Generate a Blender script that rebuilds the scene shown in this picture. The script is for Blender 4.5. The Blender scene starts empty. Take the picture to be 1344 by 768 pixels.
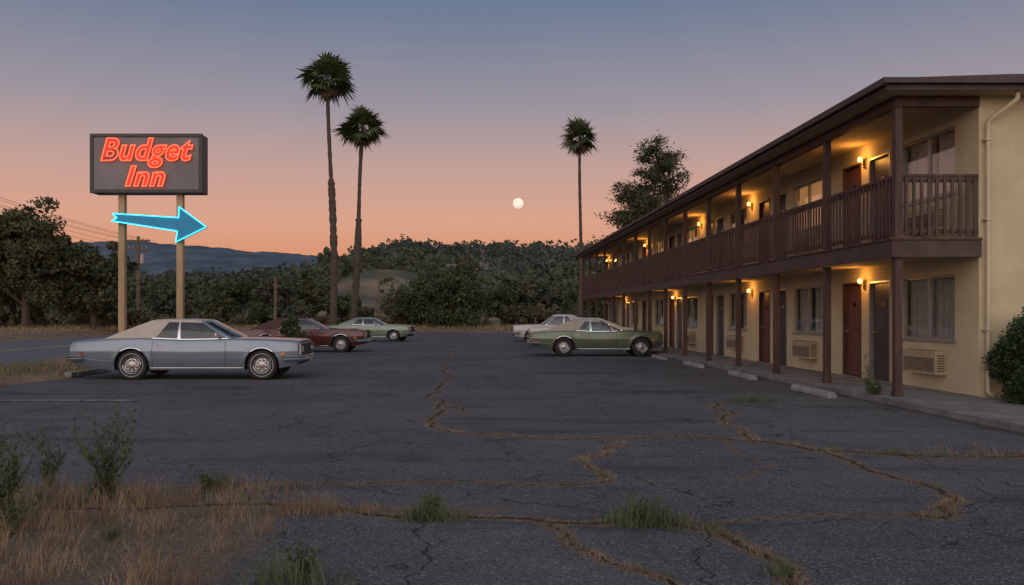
import bpy, math, random
import numpy as np
from mathutils import Vector, Matrix
rng=np.random.default_rng(7); random.seed(7)
sc=bpy.context.scene
sc.view_settings.view_transform='Standard'; sc.view_settings.look='None'; sc.view_settings.exposure=0
def lin(c):
    o=[]
    for v in c:
        v/=255.0; o.append(v/12.92 if v<=.04045 else ((v+.055)/1.055)**2.4)
    return tuple(o)+(1,)
# ---------------------------------------------------------------- materials
def mat(name,col=(.5,.5,.5),rough=.6,metal=0,coat=0,emit=None,es=0,var=0,scale=5,bump=0,bscale=40,alpha=1,col2=None,detail=3,spec=.5,stretch=None,lo=.35,hi=.65):
    m=bpy.data.materials.new(name); m.use_nodes=True
    nt=m.node_tree; N=nt.nodes; L=nt.links; b=N['Principled BSDF']
    b.inputs['Base Color'].default_value=tuple(col)[:3]+(1,)
    b.inputs['Roughness'].default_value=rough; b.inputs['Metallic'].default_value=metal
    b.inputs['Coat Weight'].default_value=coat; b.inputs['Coat Roughness'].default_value=.08
    b.inputs['Specular IOR Level'].default_value=spec
    if emit: b.inputs['Emission Color'].default_value=tuple(emit)+(1,); b.inputs['Emission Strength'].default_value=es
    tc=N.new('ShaderNodeTexCoord'); src=tc.outputs['Object']
    if stretch:
        mp=N.new('ShaderNodeMapping'); mp.inputs['Scale'].default_value=stretch; L.new(src,mp.inputs[0]); src=mp.outputs[0]
    if var or col2:
        n=N.new('ShaderNodeTexNoise'); n.inputs['Scale'].default_value=scale; n.inputs['Detail'].default_value=detail; n.inputs['Roughness'].default_value=.65
        L.new(src,n.inputs['Vector'])
        r=N.new('ShaderNodeValToRGB'); r.color_ramp.elements[0].position=lo; r.color_ramp.elements[1].position=hi
        c1=tuple(max(0,c*(1-var)) for c in col[:3])+(1,)
        c2=(tuple(col2)[:3]+(1,)) if col2 else tuple(min(1,c*(1+var)) for c in col[:3])+(1,)
        if col2: c1=tuple(col)[:3]+(1,)
        r.color_ramp.elements[0].color=c1; r.color_ramp.elements[1].color=c2
        L.new(n.outputs['Fac'],r.inputs[0]); L.new(r.outputs[0],b.inputs['Base Color'])
    if bump:
        n=N.new('ShaderNodeTexNoise'); n.inputs['Scale'].default_value=bscale; n.inputs['Detail'].default_value=3
        L.new(src,n.inputs['Vector'])
        bp=N.new('ShaderNodeBump'); bp.inputs['Strength'].default_value=bump; bp.inputs['Distance'].default_value=.02
        L.new(n.outputs['Fac'],bp.inputs['Height']); L.new(bp.outputs[0],b.inputs['Normal'])
    return m
def glassmat(name,tint=(.6,.65,.65),base=.06):
    m=bpy.data.materials.new(name); m.use_nodes=True; nt=m.node_tree; N=nt.nodes; L=nt.links
    N.remove(N['Principled BSDF']); o=N['Material Output']
    t=N.new('ShaderNodeBsdfTransparent'); t.inputs[0].default_value=tint+(1,)
    g=N.new('ShaderNodeBsdfGlossy'); g.inputs['Roughness'].default_value=.03; g.inputs[0].default_value=(.9,.9,.9,1)
    f=N.new('ShaderNodeFresnel'); f.inputs[0].default_value=1.5
    a=N.new('ShaderNodeMath'); a.operation='ADD'; a.use_clamp=True; a.inputs[1].default_value=base; L.new(f.outputs[0],a.inputs[0])
    mx=N.new('ShaderNodeMixShader'); L.new(a.outputs[0],mx.inputs[0]); L.new(t.outputs[0],mx.inputs[1]); L.new(g.outputs[0],mx.inputs[2]); L.new(mx.outputs[0],o.inputs[0])
    return m
M={}
M['stucco']=mat('stucco',(.54,.455,.29),.9,var=.09,scale=1.2,bump=.5,bscale=60)
M['soffit']=mat('soffit',(.44,.34,.20),.85,var=.08,scale=2)
M['wood']=mat('brown_wood',(.065,.032,.024),.65,var=.35,scale=9,bump=.3,bscale=30,stretch=(1,1,.2))
M['fascia']=mat('fascia',(.055,.032,.027),.6,var=.3,scale=3,bump=.2)
M['reddoor']=mat('red_door',(.12,.042,.028),.5,var=.12,scale=3)
M['darkdoor']=mat('dark_door',(.045,.04,.04),.45,var=.2,scale=3)
M['frame']=mat('window_frame',(.32,.31,.30),.4,metal=.5,var=.1)
M['curtain']=mat('curtain',(.74,.72,.68),.9,var=.1,scale=3)
M['curtain2']=mat('curtain_dark',(.20,.19,.19),.9,var=.1,scale=3)
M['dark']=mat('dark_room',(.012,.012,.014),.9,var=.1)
M['glass']=glassmat('window_glass',(.85,.85,.85),.12)
M['ac']=mat('ac_beige',(.38,.30,.19),.55,var=.12,scale=4)
M['acg']=mat('ac_grille',(.07,.06,.045),.6,var=.2)
M['conc']=mat('concrete',(.17,.165,.16),.9,var=.25,scale=2.5,bump=.4,bscale=50)
M['stop']=mat('wheel_stop_concrete',(.24,.235,.225),.9,var=.3,scale=5,bump=.4)
M['shingle']=mat('shingle',(.07,.05,.045),.9,var=.4,scale=12,bump=.6)
M['pipe']=mat('downspout_paint',(.52,.44,.28),.5,var=.05)
M['brass']=mat('brass',(.4,.3,.15),.3,metal=1,var=.05)
M['bulb']=mat('bulb',(1,.7,.3),.5,emit=(1,.42,.09),es=8)
M['postw']=mat('sign_post',(.40,.28,.16),.8,var=.18,scale=2,bump=.2,stretch=(1,1,.2))
M['signbox']=mat('sign_box',(.035,.035,.038),.5,var=.2)
M['signface']=mat('sign_face',(.17,.155,.155),.55,var=.15,scale=1.5)
M['neonr']=mat('neon_red',(.9,.1,.05),.4,emit=(1,.085,.03),es=2.8)
M['neonrf']=mat('neon_red_letter',(.5,.04,.02),.5,emit=(1,.04,.02),es=.35)
M['neonc']=mat('neon_cyan',(.1,.7,.9),.4,emit=(.03,.66,.95),es=1.8)
M['arrow']=mat('arrow_face',(.008,.11,.19),.5,emit=(.0,.16,.30),es=.5,var=.15)
M['bark']=mat('bark',(.07,.05,.038),.95,var=.4,scale=6,bump=.8,bscale=12)
M['palmbark']=mat('palm_bark',(.075,.058,.045),.95,var=.45,scale=5,bump=1,bscale=8,stretch=(1,1,3))
M['palmleaf']=mat('palm_leaf',(.04,.06,.02),.55,col2=(.11,.135,.055),scale=1.2)
M['palmdead']=mat('palm_dead',(.13,.09,.05),.9,var=.3,scale=2)
M['leaf']=mat('leaf',(.03,.04,.014),.8,col2=(.10,.105,.04),scale=.8)
M['leaf2']=mat('leaf_bush',(.024,.038,.014),.8,col2=(.07,.085,.03),scale=.7)
M['leaf3']=mat('leaf_olive',(.045,.05,.03),.8,col2=(.11,.12,.075),scale=.7)
M['brush']=mat('leaf_brush',(.045,.045,.022),.85,col2=(.15,.12,.06),scale=.45)
M['pine']=mat('pine_leaf',(.025,.035,.015),.8,col2=(.075,.08,.035),scale=.9)
M['hedge']=mat('hedge_leaf',(.014,.035,.01),.55,col2=(.05,.09,.026),scale=4)
M['hillleaf']=mat('hill_leaf',(.035,.05,.028),.9,col2=(.09,.10,.055),scale=.03)
M['hillleaf2']=mat('hill_leaf_far',(.05,.068,.06),.95,col2=(.09,.11,.092),scale=.02,spec=.1)  # bluer, paler than the near trees: distance haze put into the leaf colour
M['tire']=mat('tire',(.018,.018,.018),.85,var=.2,scale=20)
M['chrome']=mat('chrome',(.62,.62,.63),.16,metal=1,var=.03)
M['rimdark']=mat('rim_dark',(.05,.05,.05),.4,metal=.6,var=.1)
M['rim']=mat('rim_steel',(.40,.40,.41),.3,metal=.9,var=.08)
M['under']=mat('underbody',(.01,.01,.01),.9,var=.2)
M['seam']=mat('seam',(.008,.008,.008),.8,var=.1)
M['whitewall']=mat('whitewall',(.4,.38,.35),.7,var=.05)
M['lens']=mat('headlight',(.6,.6,.58),.1,coat=1,var=.03)
M['tail']=mat('taillight',(.28,.015,.01),.25,coat=1,var=.05)
M['amber']=mat('amber',(.6,.2,.02),.3,var=.05)
M['seat']=mat('seat',(.07,.06,.055),.7,var=.1)
M['cglass']=glassmat('car_glass',(.42,.5,.47),.05)
M['whitepaint']=mat('white_road_paint',(.30,.30,.29),.8,col2=(.10,.10,.10),scale=7)
M['yellowpaint']=mat('yellow_road_paint',(.42,.30,.06),.8,var=.3,scale=7)
M['plate']=mat('plate',(.35,.35,.32),.5,var=.1)
# ---------------------------------------------------------------- mesh helpers
def empty(name,loc=(0,0,0),rz=0):
    e=bpy.data.objects.new(name,None); sc.collection.objects.link(e); e.location=loc; e.rotation_euler=(0,0,rz); e.empty_display_size=.3; return e
def link(name,me,parent=None):
    o=bpy.data.objects.new(name,me); sc.collection.objects.link(o)
    if parent: o.parent=parent
    return o
def npmesh(name,V,F,m,parent=None,smooth=False,attrs=None):
    V=np.asarray(V,dtype=np.float32); F=np.asarray(F,dtype=np.int32); k=F.shape[1]
    me=bpy.data.meshes.new(name); me.vertices.add(len(V)); me.vertices.foreach_set('co',V.ravel())
    me.loops.add(F.size); me.loops.foreach_set('vertex_index',F.ravel()); me.polygons.add(len(F))
    me.polygons.foreach_set('loop_start',np.arange(0,F.size,k,dtype=np.int32)); me.update(calc_edges=True); me.validate()
    for mm in (m if isinstance(m,list) else [m]): me.materials.append(mm)
    if smooth: me.polygons.foreach_set('use_smooth',np.ones(len(F),dtype=bool))
    if attrs:
        for a,v in attrs.items():
            at=me.attributes.new(a,'FLOAT','POINT'); at.data.foreach_set('value',np.asarray(v,dtype=np.float32))
    return link(name,me,parent)
class MB:
    def __init__(s): s.v=[];s.f=[];s.m=[];s.mats=[]
    def mi(s,m):
        if m not in s.mats: s.mats.append(m)
        return s.mats.index(m)
    def add(s,V,F,m):
        o=len(s.v); s.v+= [tuple(p) for p in V]; i=s.mi(m)
        for f in F: s.f.append(tuple(a+o for a in f)); s.m.append(i)
    def box(s,x0,x1,y0,y1,z0,z1,m,M4=None):
        V=[(x0,y0,z0),(x1,y0,z0),(x1,y1,z0),(x0,y1,z0),(x0,y0,z1),(x1,y0,z1),(x1,y1,z1),(x0,y1,z1)]
        if M4 is not None: V=[tuple(M4@Vector(p)) for p in V]
        s.add(V,[(0,3,2,1),(4,5,6,7),(0,1,5,4),(1,2,6,5),(2,3,7,6),(3,0,4,7)],m)
    def cyl(s,p0,p1,r0,r1,m,n=12,caps=True):
        p0=Vector(p0);p1=Vector(p1);d=(p1-p0).normalized(); a=d.orthogonal().normalized(); b=d.cross(a)
        V=[];F=[]
        for p,r in((p0,r0),(p1,r1)):
            for i in range(n):
                t=2*math.pi*i/n; V.append(p+a*r*math.cos(t)+b*r*math.sin(t))
        F=[(i,(i+1)%n,n+(i+1)%n,n+i) for i in range(n)]
        if caps: F+= [tuple(range(n-1,-1,-1)),tuple(range(n,2*n))]
        s.add(V,F,m)
    def tube(s,pts,rs,m,n=8):
        pts=[Vector(p) for p in pts]
        if not hasattr(rs,'__len__'): rs=[rs]*len(pts)
        V=[];F=[]; a=None
        for k,p in enumerate(pts):
            d=(pts[min(k+1,len(pts)-1)]-pts[max(k-1,0)]).normalized()
            if a is None: a=d.orthogonal().normalized()
            a=(a-d*a.dot(d)).normalized(); b=d.cross(a)
            for i in range(n):
                t=2*math.pi*i/n; V.append(p+(a*math.cos(t)+b*math.sin(t))*rs[k])
        for k in range(len(pts)-1):
            for i in range(n): F.append((k*n+i,k*n+(i+1)%n,(k+1)*n+(i+1)%n,(k+1)*n+i))
        F.append(tuple(range(n-1,-1,-1))); F.append(tuple(range((len(pts)-1)*n,len(pts)*n)))
        s.add(V,F,m)
    def lathe(s,prof,c,m,n=28,axis='y',sgn=1):
        V=[];F=[]
        for r,h in prof:
            for i in range(n):
                t=2*math.pi*i/n
                V.append((c[0]+r*math.cos(t),c[1]+sgn*h,c[2]+r*math.sin(t)) if axis=='y' else ((c[0]+sgn*h,c[1]+r*math.cos(t),c[2]+r*math.sin(t)) if axis=='x' else (c[0]+r*math.cos(t),c[1]+r*math.sin(t),c[2]+h)))
        for k in range(len(prof)-1):
            for i in range(n): F.append((k*n+i,k*n+(i+1)%n,(k+1)*n+(i+1)%n,(k+1)*n+i))
        s.add(V,F,m)
    def obj(s,name,parent=None,smooth=None,bevel=0):
        me=bpy.data.meshes.new(name); me.from_pydata(s.v,[],s.f)
        for m in s.mats: me.materials.append(m)
        me.polygons.foreach_set('material_index',np.array(s.m,dtype=np.int32)); me.update()
        if smooth is not None:
            me.polygons.foreach_set('use_smooth',np.ones(len(s.f),dtype=bool)); me.set_sharp_from_angle(angle=math.radians(smooth))
        o=link(name,me,parent)
        if bevel:
            b=o.modifiers.new('bevel','BEVEL'); b.width=bevel; b.segments=2; b.limit_method='ANGLE'
        return o
def fnoise(x,y,seed=0):
    r=np.random.default_rng(seed); o=np.zeros_like(x,dtype=float)
    for k in range(5):
        f=1.0*2**k
        for j in range(3):
            a=r.uniform(0,6.28); p=r.uniform(0,6.28); o+=np.sin((x*math.cos(a)+y*math.sin(a))*f+p)/(1.7**k)/3
    return o
def grid(xs,ys,zf):
    X,Y=np.meshgrid(xs,ys); Z=zf(X,Y); V=np.stack([X,Y,Z],-1).reshape(-1,3); nx=len(xs);ny=len(ys)
    i=np.arange(nx-1)[None,:]+nx*np.arange(ny-1)[:,None]; i=i.ravel()
    return V,np.stack([i,i+1,i+1+nx,i+nx],-1)
# ---------------------------------------------------------------- world
w=bpy.data.worlds.new('World'); sc.world=w; w.use_nodes=True; nt=w.node_tree; N=nt.nodes; L=nt.links
bg=N['Background']; tc=N.new('ShaderNodeTexCoord'); sx=N.new('ShaderNodeSeparateXYZ'); L.new(tc.outputs['Generated'],sx.inputs[0])
r=N.new('ShaderNodeValToRGB'); st=[(0,(203,126,94)),(.065,(217,145,112)),(.11,(216,160,136)),(.17,(193,157,149)),(.24,(153,145,156)),(.34,(109,122,147)),(.6,(84,102,135)),(1,(66,86,119))]
e=r.color_ramp.elements
while len(e)<len(st): e.new(.5)
for k,(p,c) in enumerate(st): e[k].position=p; e[k].color=lin(c)
L.new(sx.outputs['Z'],r.inputs[0])
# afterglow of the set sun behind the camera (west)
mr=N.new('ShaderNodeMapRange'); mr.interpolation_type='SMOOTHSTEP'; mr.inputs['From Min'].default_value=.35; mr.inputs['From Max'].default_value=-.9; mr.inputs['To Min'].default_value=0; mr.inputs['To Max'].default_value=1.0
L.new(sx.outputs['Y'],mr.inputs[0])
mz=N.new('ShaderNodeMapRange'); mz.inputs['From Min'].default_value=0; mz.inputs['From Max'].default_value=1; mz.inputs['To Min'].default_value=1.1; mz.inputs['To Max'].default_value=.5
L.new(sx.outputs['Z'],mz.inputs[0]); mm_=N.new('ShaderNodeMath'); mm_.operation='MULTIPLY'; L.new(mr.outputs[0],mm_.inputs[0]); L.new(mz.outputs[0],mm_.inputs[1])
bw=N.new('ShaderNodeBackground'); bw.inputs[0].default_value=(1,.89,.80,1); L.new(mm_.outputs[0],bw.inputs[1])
L.new(r.outputs[0],bg.inputs[0]); bg.inputs[1].default_value=1
sk=N.new('ShaderNodeTexSky'); sk.sky_type='NISHITA'; sk.sun_disc=False; sk.sun_elevation=math.radians(2); sk.sun_rotation=math.radians(190)
b2=N.new('ShaderNodeBackground'); b2.inputs[1].default_value=.008; L.new(sk.outputs[0],b2.inputs[0])
ad=N.new('ShaderNodeAddShader'); L.new(bg.outputs[0],ad.inputs[0]); L.new(b2.outputs[0],ad.inputs[1])
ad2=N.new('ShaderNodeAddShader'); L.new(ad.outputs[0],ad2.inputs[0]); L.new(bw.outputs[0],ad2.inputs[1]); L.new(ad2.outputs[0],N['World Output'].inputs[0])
su=bpy.data.lights.new('dusk_glow_sun','SUN'); su.energy=.3; su.angle=math.radians(50); su.color=(1,.86,.78)
so=link('dusk_glow_sun',su); so.rotation_euler=(math.radians(62),0,math.radians(-12))
# ---------------------------------------------------------------- ground
def asphalt():
    m=bpy.data.materials.new('asphalt'); m.use_nodes=True; nt=m.node_tree; N=nt.nodes; L=nt.links; b=N['Principled BSDF']; b.inputs['Roughness'].default_value=.85; b.inputs['Specular IOR Level'].default_value=.35
    tc=N.new('ShaderNodeTexCoord'); P=tc.outputs['Object']
    def noise(s,d=4,r=.6,v=P,out='Fac'):
        n=N.new('ShaderNodeTexNoise'); n.inputs['Scale'].default_value=s; n.inputs['Detail'].default_value=d; n.inputs['Roughness'].default_value=r; L.new(v,n.inputs['Vector']); return n.outputs[out]
    def mrg(v,a,b_,c,d,sm=False):
        n=N.new('ShaderNodeMapRange'); n.interpolation_type='SMOOTHSTEP' if sm else 'LINEAR'
        for i,x in enumerate((a,b_,c,d)): n.inputs[i+1].default_value=x
        L.new(v,n.inputs[0]); return n.outputs[0]
    def mth(op,a,b_):
        n=N.new('ShaderNodeMath'); n.operation=op
        for i,x in enumerate((a,b_)):
            if isinstance(x,(int,float)): n.inputs[i].default_value=x
            else: L.new(x,n.inputs[i])
        return n.outputs[0]
    def mix(f,a,b_,mode='MIX'):
        n=N.new('ShaderNodeMix'); n.data_type='RGBA'; n.blend_type=mode
        if isinstance(f,(int,float)): n.inputs[0].default_value=f
        else: L.new(f,n.inputs[0])
        for i,x in((6,a),(7,b_)):
            if isinstance(x,tuple): n.inputs[i].default_value=x
            else: L.new(x,n.inputs[i])
        return n.outputs[2]
    big=mrg(noise(.3,4,.6),.32,.68,0,1,True); mid=mrg(noise(2.2,5,.7),.3,.7,0,1)
    fine=mrg(noise(60,2,.8),.3,.7,0,1)
    vo=N.new('ShaderNodeTexVoronoi'); vo.inputs['Scale'].default_value=85; L.new(P,vo.inputs['Vector'])
    c=mix(big,(.060,.063,.072,1),(.126,.127,.135,1)); c=mix(mth('MULTIPLY',mid,.55),c,(.050,.051,.056,1))
    c=mix(mth('MULTIPLY',fine,.3),c,(.16,.158,.156,1))
    sp=N.new('ShaderNodeSeparateColor'); L.new(vo.outputs['Color'],sp.inputs[0])
    c=mix(mrg(sp.outputs[0],.78,.95,0,.65),c,(.29,.285,.275,1)); c=mix(mrg(sp.outputs[1],.66,.92,0,.7),c,(.025,.025,.028,1))
    # worn streaks and oil spots
    mp=N.new('ShaderNodeMapping'); mp.inputs['Scale'].default_value=(.3,1.3,1); mp.inputs['Rotation'].default_value=(0,0,.12); L.new(P,mp.inputs[0])
    stk=mrg(noise(.9,4,.55,mp.outputs[0]),.54,.68,0,.5,True); c=mix(stk,c,(.030,.030,.033,1))
    oil=mrg(noise(.8,3,.5),.62,.70,0,.5,True); c=mix(oil,c,(.024,.024,.025,1))
    # hairline cracks
    nz=noise(1.1,3,.6,P,'Color'); va=N.new('ShaderNodeVectorMath'); va.operation='SCALE'; va.inputs[3].default_value=1.1; L.new(nz,va.inputs[0])
    vb=N.new('ShaderNodeVectorMath'); vb.operation='ADD'; L.new(P,vb.inputs[0]); L.new(va.outputs[0],vb.inputs[1])
    hs=None
    for s,wd in((.42,.006),(1.3,.009)):
        v=N.new('ShaderNodeTexVoronoi'); v.feature='DISTANCE_TO_EDGE'; v.inputs['Scale'].default_value=s; L.new(vb.outputs[0],v.inputs['Vector'])
        h=mrg(v.outputs['Distance'],wd*.3,wd,1,0)
        h=mth('MULTIPLY',h,mrg(noise(.5+s*.3,2),.47,.57,0,.9)) if s>1 else mth('MULTIPLY',h,.85)
        hs=h if hs is None else mth('MAXIMUM',hs,h)
    c=mix(hs,c,(.013,.012,.011,1))
    # grass-filled cracks and dirt
    at=N.new('ShaderNodeAttribute'); at.attribute_name='cd'; ad=N.new('ShaderNodeAttribute'); ad.attribute_name='dirt'
    n5=mrg(noise(14,4,.75),.25,.75,-1,1); n2=mrg(noise(2.2,2,.6),.3,.7,-1,1)
    q=mth('ADD',mth('ADD',at.outputs['Fac'],mth('MULTIPLY',n5,.6)),mth('MULTIPLY',n2,.4))
    cm=mrg(q,.95,1.55,1,0,True)
    dm=mrg(mth('ADD',ad.outputs['Fac'],mth('ADD',mth('MULTIPLY',n5,.32),mth('MULTIPLY',n2,.15))),.38,.62,0,1,True)
    allm=mth('MAXIMUM',cm,dm)
    dc=mix(mrg(noise(24,4,.8),.3,.7,0,1),(.085,.054,.034,1),(.25,.172,.105,1)); dc=mix(mth('MULTIPLY',fine,.4),dc,(.05,.042,.035,1)); dc=mix(mrg(sp.outputs[2],.8,.95,0,.6),dc,(.28,.24,.19,1))
    c=mix(mth('MULTIPLY',allm,.9),c,dc)
    core=mrg(mth('ADD',at.outputs['Fac'],mth('MULTIPLY',n5,.18)),.25,.55,.95,0); c=mix(core,c,(.012,.010,.008,1))
    L.new(c,b.inputs['Base Color'])
    bp=N.new('ShaderNodeBump'); bp.inputs['Strength'].default_value=.6; bp.inputs['Distance'].default_value=.012
    hh=mth('ADD',mth('MULTIPLY',fine,.5),mth('MULTIPLY',vo.outputs['Distance'],.8))
    L.new(hh,bp.inputs['Height']); L.new(bp.outputs[0],b.inputs['Normal'])
    return m
M['asphalt']=asphalt()
M['road']=mat('road_asphalt',(.085,.09,.10),.8,col2=(.13,.135,.145),scale=1.5,bump=.3,bscale=60)
M['drygrass']=mat('dry_ground',(.12,.085,.048),.95,col2=(.25,.175,.105),scale=1.1,bump=.8,bscale=15)
M['hill']=mat('hill_ground',(.065,.07,.04),.95,col2=(.30,.21,.125),scale=.03,bump=.5,bscale=.3,lo=.46,hi=.62)
M['ridge']=mat('far_ridge',(.075,.105,.13),1,col2=(.13,.16,.195),scale=.012,spec=0,detail=6,lo=.4,hi=.6)  # atmospheric haze painted in as a bluish base colour
V,F=grid(np.linspace(-5000,5000,41),np.linspace(-3000,6000,41),lambda x,y:x*0-.05); npmesh('ground',V,F,M['drygrass'])
cracks=[(.080,[(-.57,38.9),(-.63,22.5),(-.77,15.05),(-.51,12.2),(-.51,11.1),(-.15,10.4),(.58,10),(1.66,9.9),(3.08,9.85),(3.82,9.06),(4.49,8.76),(5.74,8.67),(6.7,8.6)]),
(.068,[(4.05,13.75),(3.43,11.3),(3.32,9.9),(3.78,8.96),(3.82,7.45),(3.84,6.56),(3.4,6),(3.24,6.1)]),
(.048,[(1.74,9.6),(1.37,8.67),(1.07,8.44),(1.19,7.74),(1.22,7.32),(.81,7.15),(-.89,7.18),(-2.03,7.06),(-3.24,6.9),(-5,6.8)]),
(.075,[(-3.46,6.18),(-2.37,6.28),(-1.25,6.35),(-.09,6.0),(.66,5.82),(.98,5.89),(1.37,5.93),(1.71,5.48),(1.82,4.97),(1.74,4.5),(1.7,3.8)]),
(.045,[(.52,5.82),(.68,5.2),(1.04,4.68),(1.1,4.2),(1.3,3.5)]),
(.05,[(-.51,12.2),(.05,12.5),(-.1,13.3),(-.6,14)]),
(.03,[(-9,27),(-5,28),(-.6,27),(3,28.5),(6.6,28)]),(.04,[(-.63,22.5),(1.4,19),(3.2,18.6),(6.6,17.5)]),(.03,[(-.7,16),(-3,14.5),(-7,14.8)]),(.05,[(-.6,33),(-2,45),(-1.5,60)]),(.025,[(3.08,9.85),(3.0,8.2),(2.4,7.4),(1.22,7.32)]),(.03,[(1.37,5.93),(2.6,6.15),(3.24,6.1)]),(.025,[(-.51,11.1),(-2.5,10.2),(-4.5,10.6),(-8,10)]),(.025,[(4.49,8.76),(5.2,7),(5.0,5.5)])]
jl=[]
for wd,pl in cracks:
    p=np.array(pl,dtype=float)
    for it in range(4):
        q=[p[0]]
        for a,b in zip(p[:-1],p[1:]):
            d=b-a; l=np.hypot(*d); nrm=np.array([-d[1],d[0]])/max(l,1e-6)
            q.append((a+b)/2+nrm*rng.uniform(-1,1)*min(l*.13,.25)); q.append(b)
        p=np.array(q)
    jl.append((wd,p))
xs=np.concatenate([np.arange(-26,-6,.35),np.arange(-6,6.75,.05),[7.2,8.4,10]])
ys=[1.5]
while ys[-1]<69: ys.append(ys[-1]*1.0075+.0)
ys=np.array(ys); V,F=grid(xs,ys,lambda x,y:0*x+.012*fnoise(x*.4,y*.4,3)*(y>3))
P2=V[:,:2]; cd=np.full(len(P2),9.0)
for wd,p in jl:
    lo=p.min(0)-1;hi=p.max(0)+1; idx=np.where((P2>lo).all(1)&(P2<hi).all(1))[0]; Q=P2[idx]; best=np.full(len(Q),9e9)
    for a,b in zip(p[:-1],p[1:]):
        d=b-a; t=np.clip(((Q-a)@d)/(d@d+1e-9),0,1); e=Q-(a+t[:,None]*d); best=np.minimum(best,(e**2).sum(1))
    cd[idx]=np.minimum(cd[idx],np.sqrt(best)/wd)
X=V[:,0];Y=V[:,1]
def dirtf(X,Y):
    a=np.clip((-1.35-X)/.7+.5,0,1)*np.clip((6.5-Y)/.4+.5,0,1)
    b=np.exp(-((Y-6.2)/.2)**2)*np.clip((.8-X)/1.0,0,1)*.8
    c=np.exp(-((Y-7.0)/.14)**2)*np.clip((-1.0-X)/1.0,0,1)*.75
    d=np.exp(-((Y-5.0)/.12)**2-((X+.9)/.5)**2)*.5
    return np.maximum(np.maximum(np.maximum(a,b),c),d)
npmesh('parking_lot',V,F,M['asphalt'],attrs={'cd':cd,'dirt':dirtf(X,Y)},smooth=True)
V,F=grid([-25,-22,-18.7,-15,-12.3],np.linspace(-30,400,60),lambda x,y:x*0+.035); npmesh('road',V,F,M['road'])
mk=MB()
for x0,x1,m in((-12.75,-12.62,'whitepaint'),(-24.7,-24.57,'whitepaint'),(-18.85,-18.73,'yellowpaint'),(-18.6,-18.48,'yellowpaint')): mk.box(x0,x1,-30,300,.036,.040,M[m])
M['worn']=mat('worn_parking_paint',(.075,.075,.078),.85,col2=(.22,.22,.21),scale=6)
mk.box(-12.1,-5.6,14.05,14.13,.016,.030,M['worn'])
for y in(24,29.5,37): mk.box(-9,-4.5,y,y+.1,.012,.026,M['worn'])
mk.obj('painted_markings')
# verge
def vergez(x,y): return .02+.10*np.clip(np.minimum.reduce([(x+12.3)/.4,(edge(y)-x)/.3,(y-15.4)/.8]),0,1)+.02*fnoise(x*2,y*2,4)
def edge(y): return np.where(y>42,-7.3,-9.35)+.12*np.sin(y*1.7)
ys_=np.concatenate([np.arange(15.2,42,.3),[42.01],np.arange(42.3,72,.5)])
t=np.linspace(0,1,14); Vv=[]
for y in ys_:
    e_=float(edge(np.array(y))); x=-12.28+(e_+12.28)*t; z=vergez(x,np.full_like(x,y)); z[0]=z[-1]=-.02
    Vv.append(np.stack([x,np.full_like(x,y),z],-1))
Vv=np.array(Vv).reshape(-1,3); n=14; i=(np.arange(n-1)[None,:]+n*np.arange(len(ys_)-1)[:,None]).ravel()
npmesh('grass_verge',Vv,np.stack([i,i+1,i+1+n,i+n],-1),M['drygrass'],smooth=True)
V,F=grid(np.linspace(-90,60,60),np.linspace(68,125,30),lambda x,y:-.2+.45*np.clip((y-68)/3,0,1)+.15*fnoise(x*.3,y*.3,5)*np.clip((y-69)/4,0,1)); 
npmesh('dry_field',V,F,M['drygrass'],smooth=True)
V,F=grid(np.linspace(-90,-25.3,40),np.linspace(-10,70,40),lambda x,y:-.05+.5*np.clip((-25.3-x)/3,0,1)+.1*fnoise(x*.4,y*.4,6)*np.clip((-25.3-x)/2,0,1)); npmesh('roadside_bank',V,F,M['drygrass'],smooth=True)
# hills
RR=([-3,-.5,-.3,-.2,-.15,-.08,0,.13,.5,3],[22,22,22,25,34,45,40,42,46,46])
def hillz(X,Y):
    r_=X/Y; t=np.clip((Y-112)/440,0,1); s=t*t*(3-2*t)
    k=np.exp(-((X+22)/16)**2-((Y-190)/45)**2)*7
    return np.interp(r_,*RR)*(.4*t+.6*s)+3.2*fnoise(X*.02,Y*.02,9)*t+k-.6*(t<=0)
V,F=grid(np.linspace(-700,700,220),np.linspace(108,900,130),hillz); npmesh('hills',V,F,M['hill'],smooth=True)
R2=([-3,-.47,-.378,-.287,-.196,-.1,0,3],[200,212,218,204,184,155,130,120])
def rz(X,Y):
    t=np.clip((Y-1300)/1000,0,1); return np.interp(X/Y,*R2)*t*.93+(11*fnoise(X*.006,Y*.006,2)+3.5*fnoise(X*.05,Y*.05,12))*t-3*(t<=0)
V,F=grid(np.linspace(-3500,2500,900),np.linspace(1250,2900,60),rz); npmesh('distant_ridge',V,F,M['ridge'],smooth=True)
mo=MB(); mo.lathe([(17.5*math.sin(a),-17.5*math.cos(a)) for a in np.linspace(0.001,math.pi-.001,20)],(163,2800,375.6),mat('moon_surface',(.5,.45,.4),1,emit=(1,.84,.66),es=.78,var=.25,scale=.09),n=40,axis='z')
mo.obj('moon',smooth=60)
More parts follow.
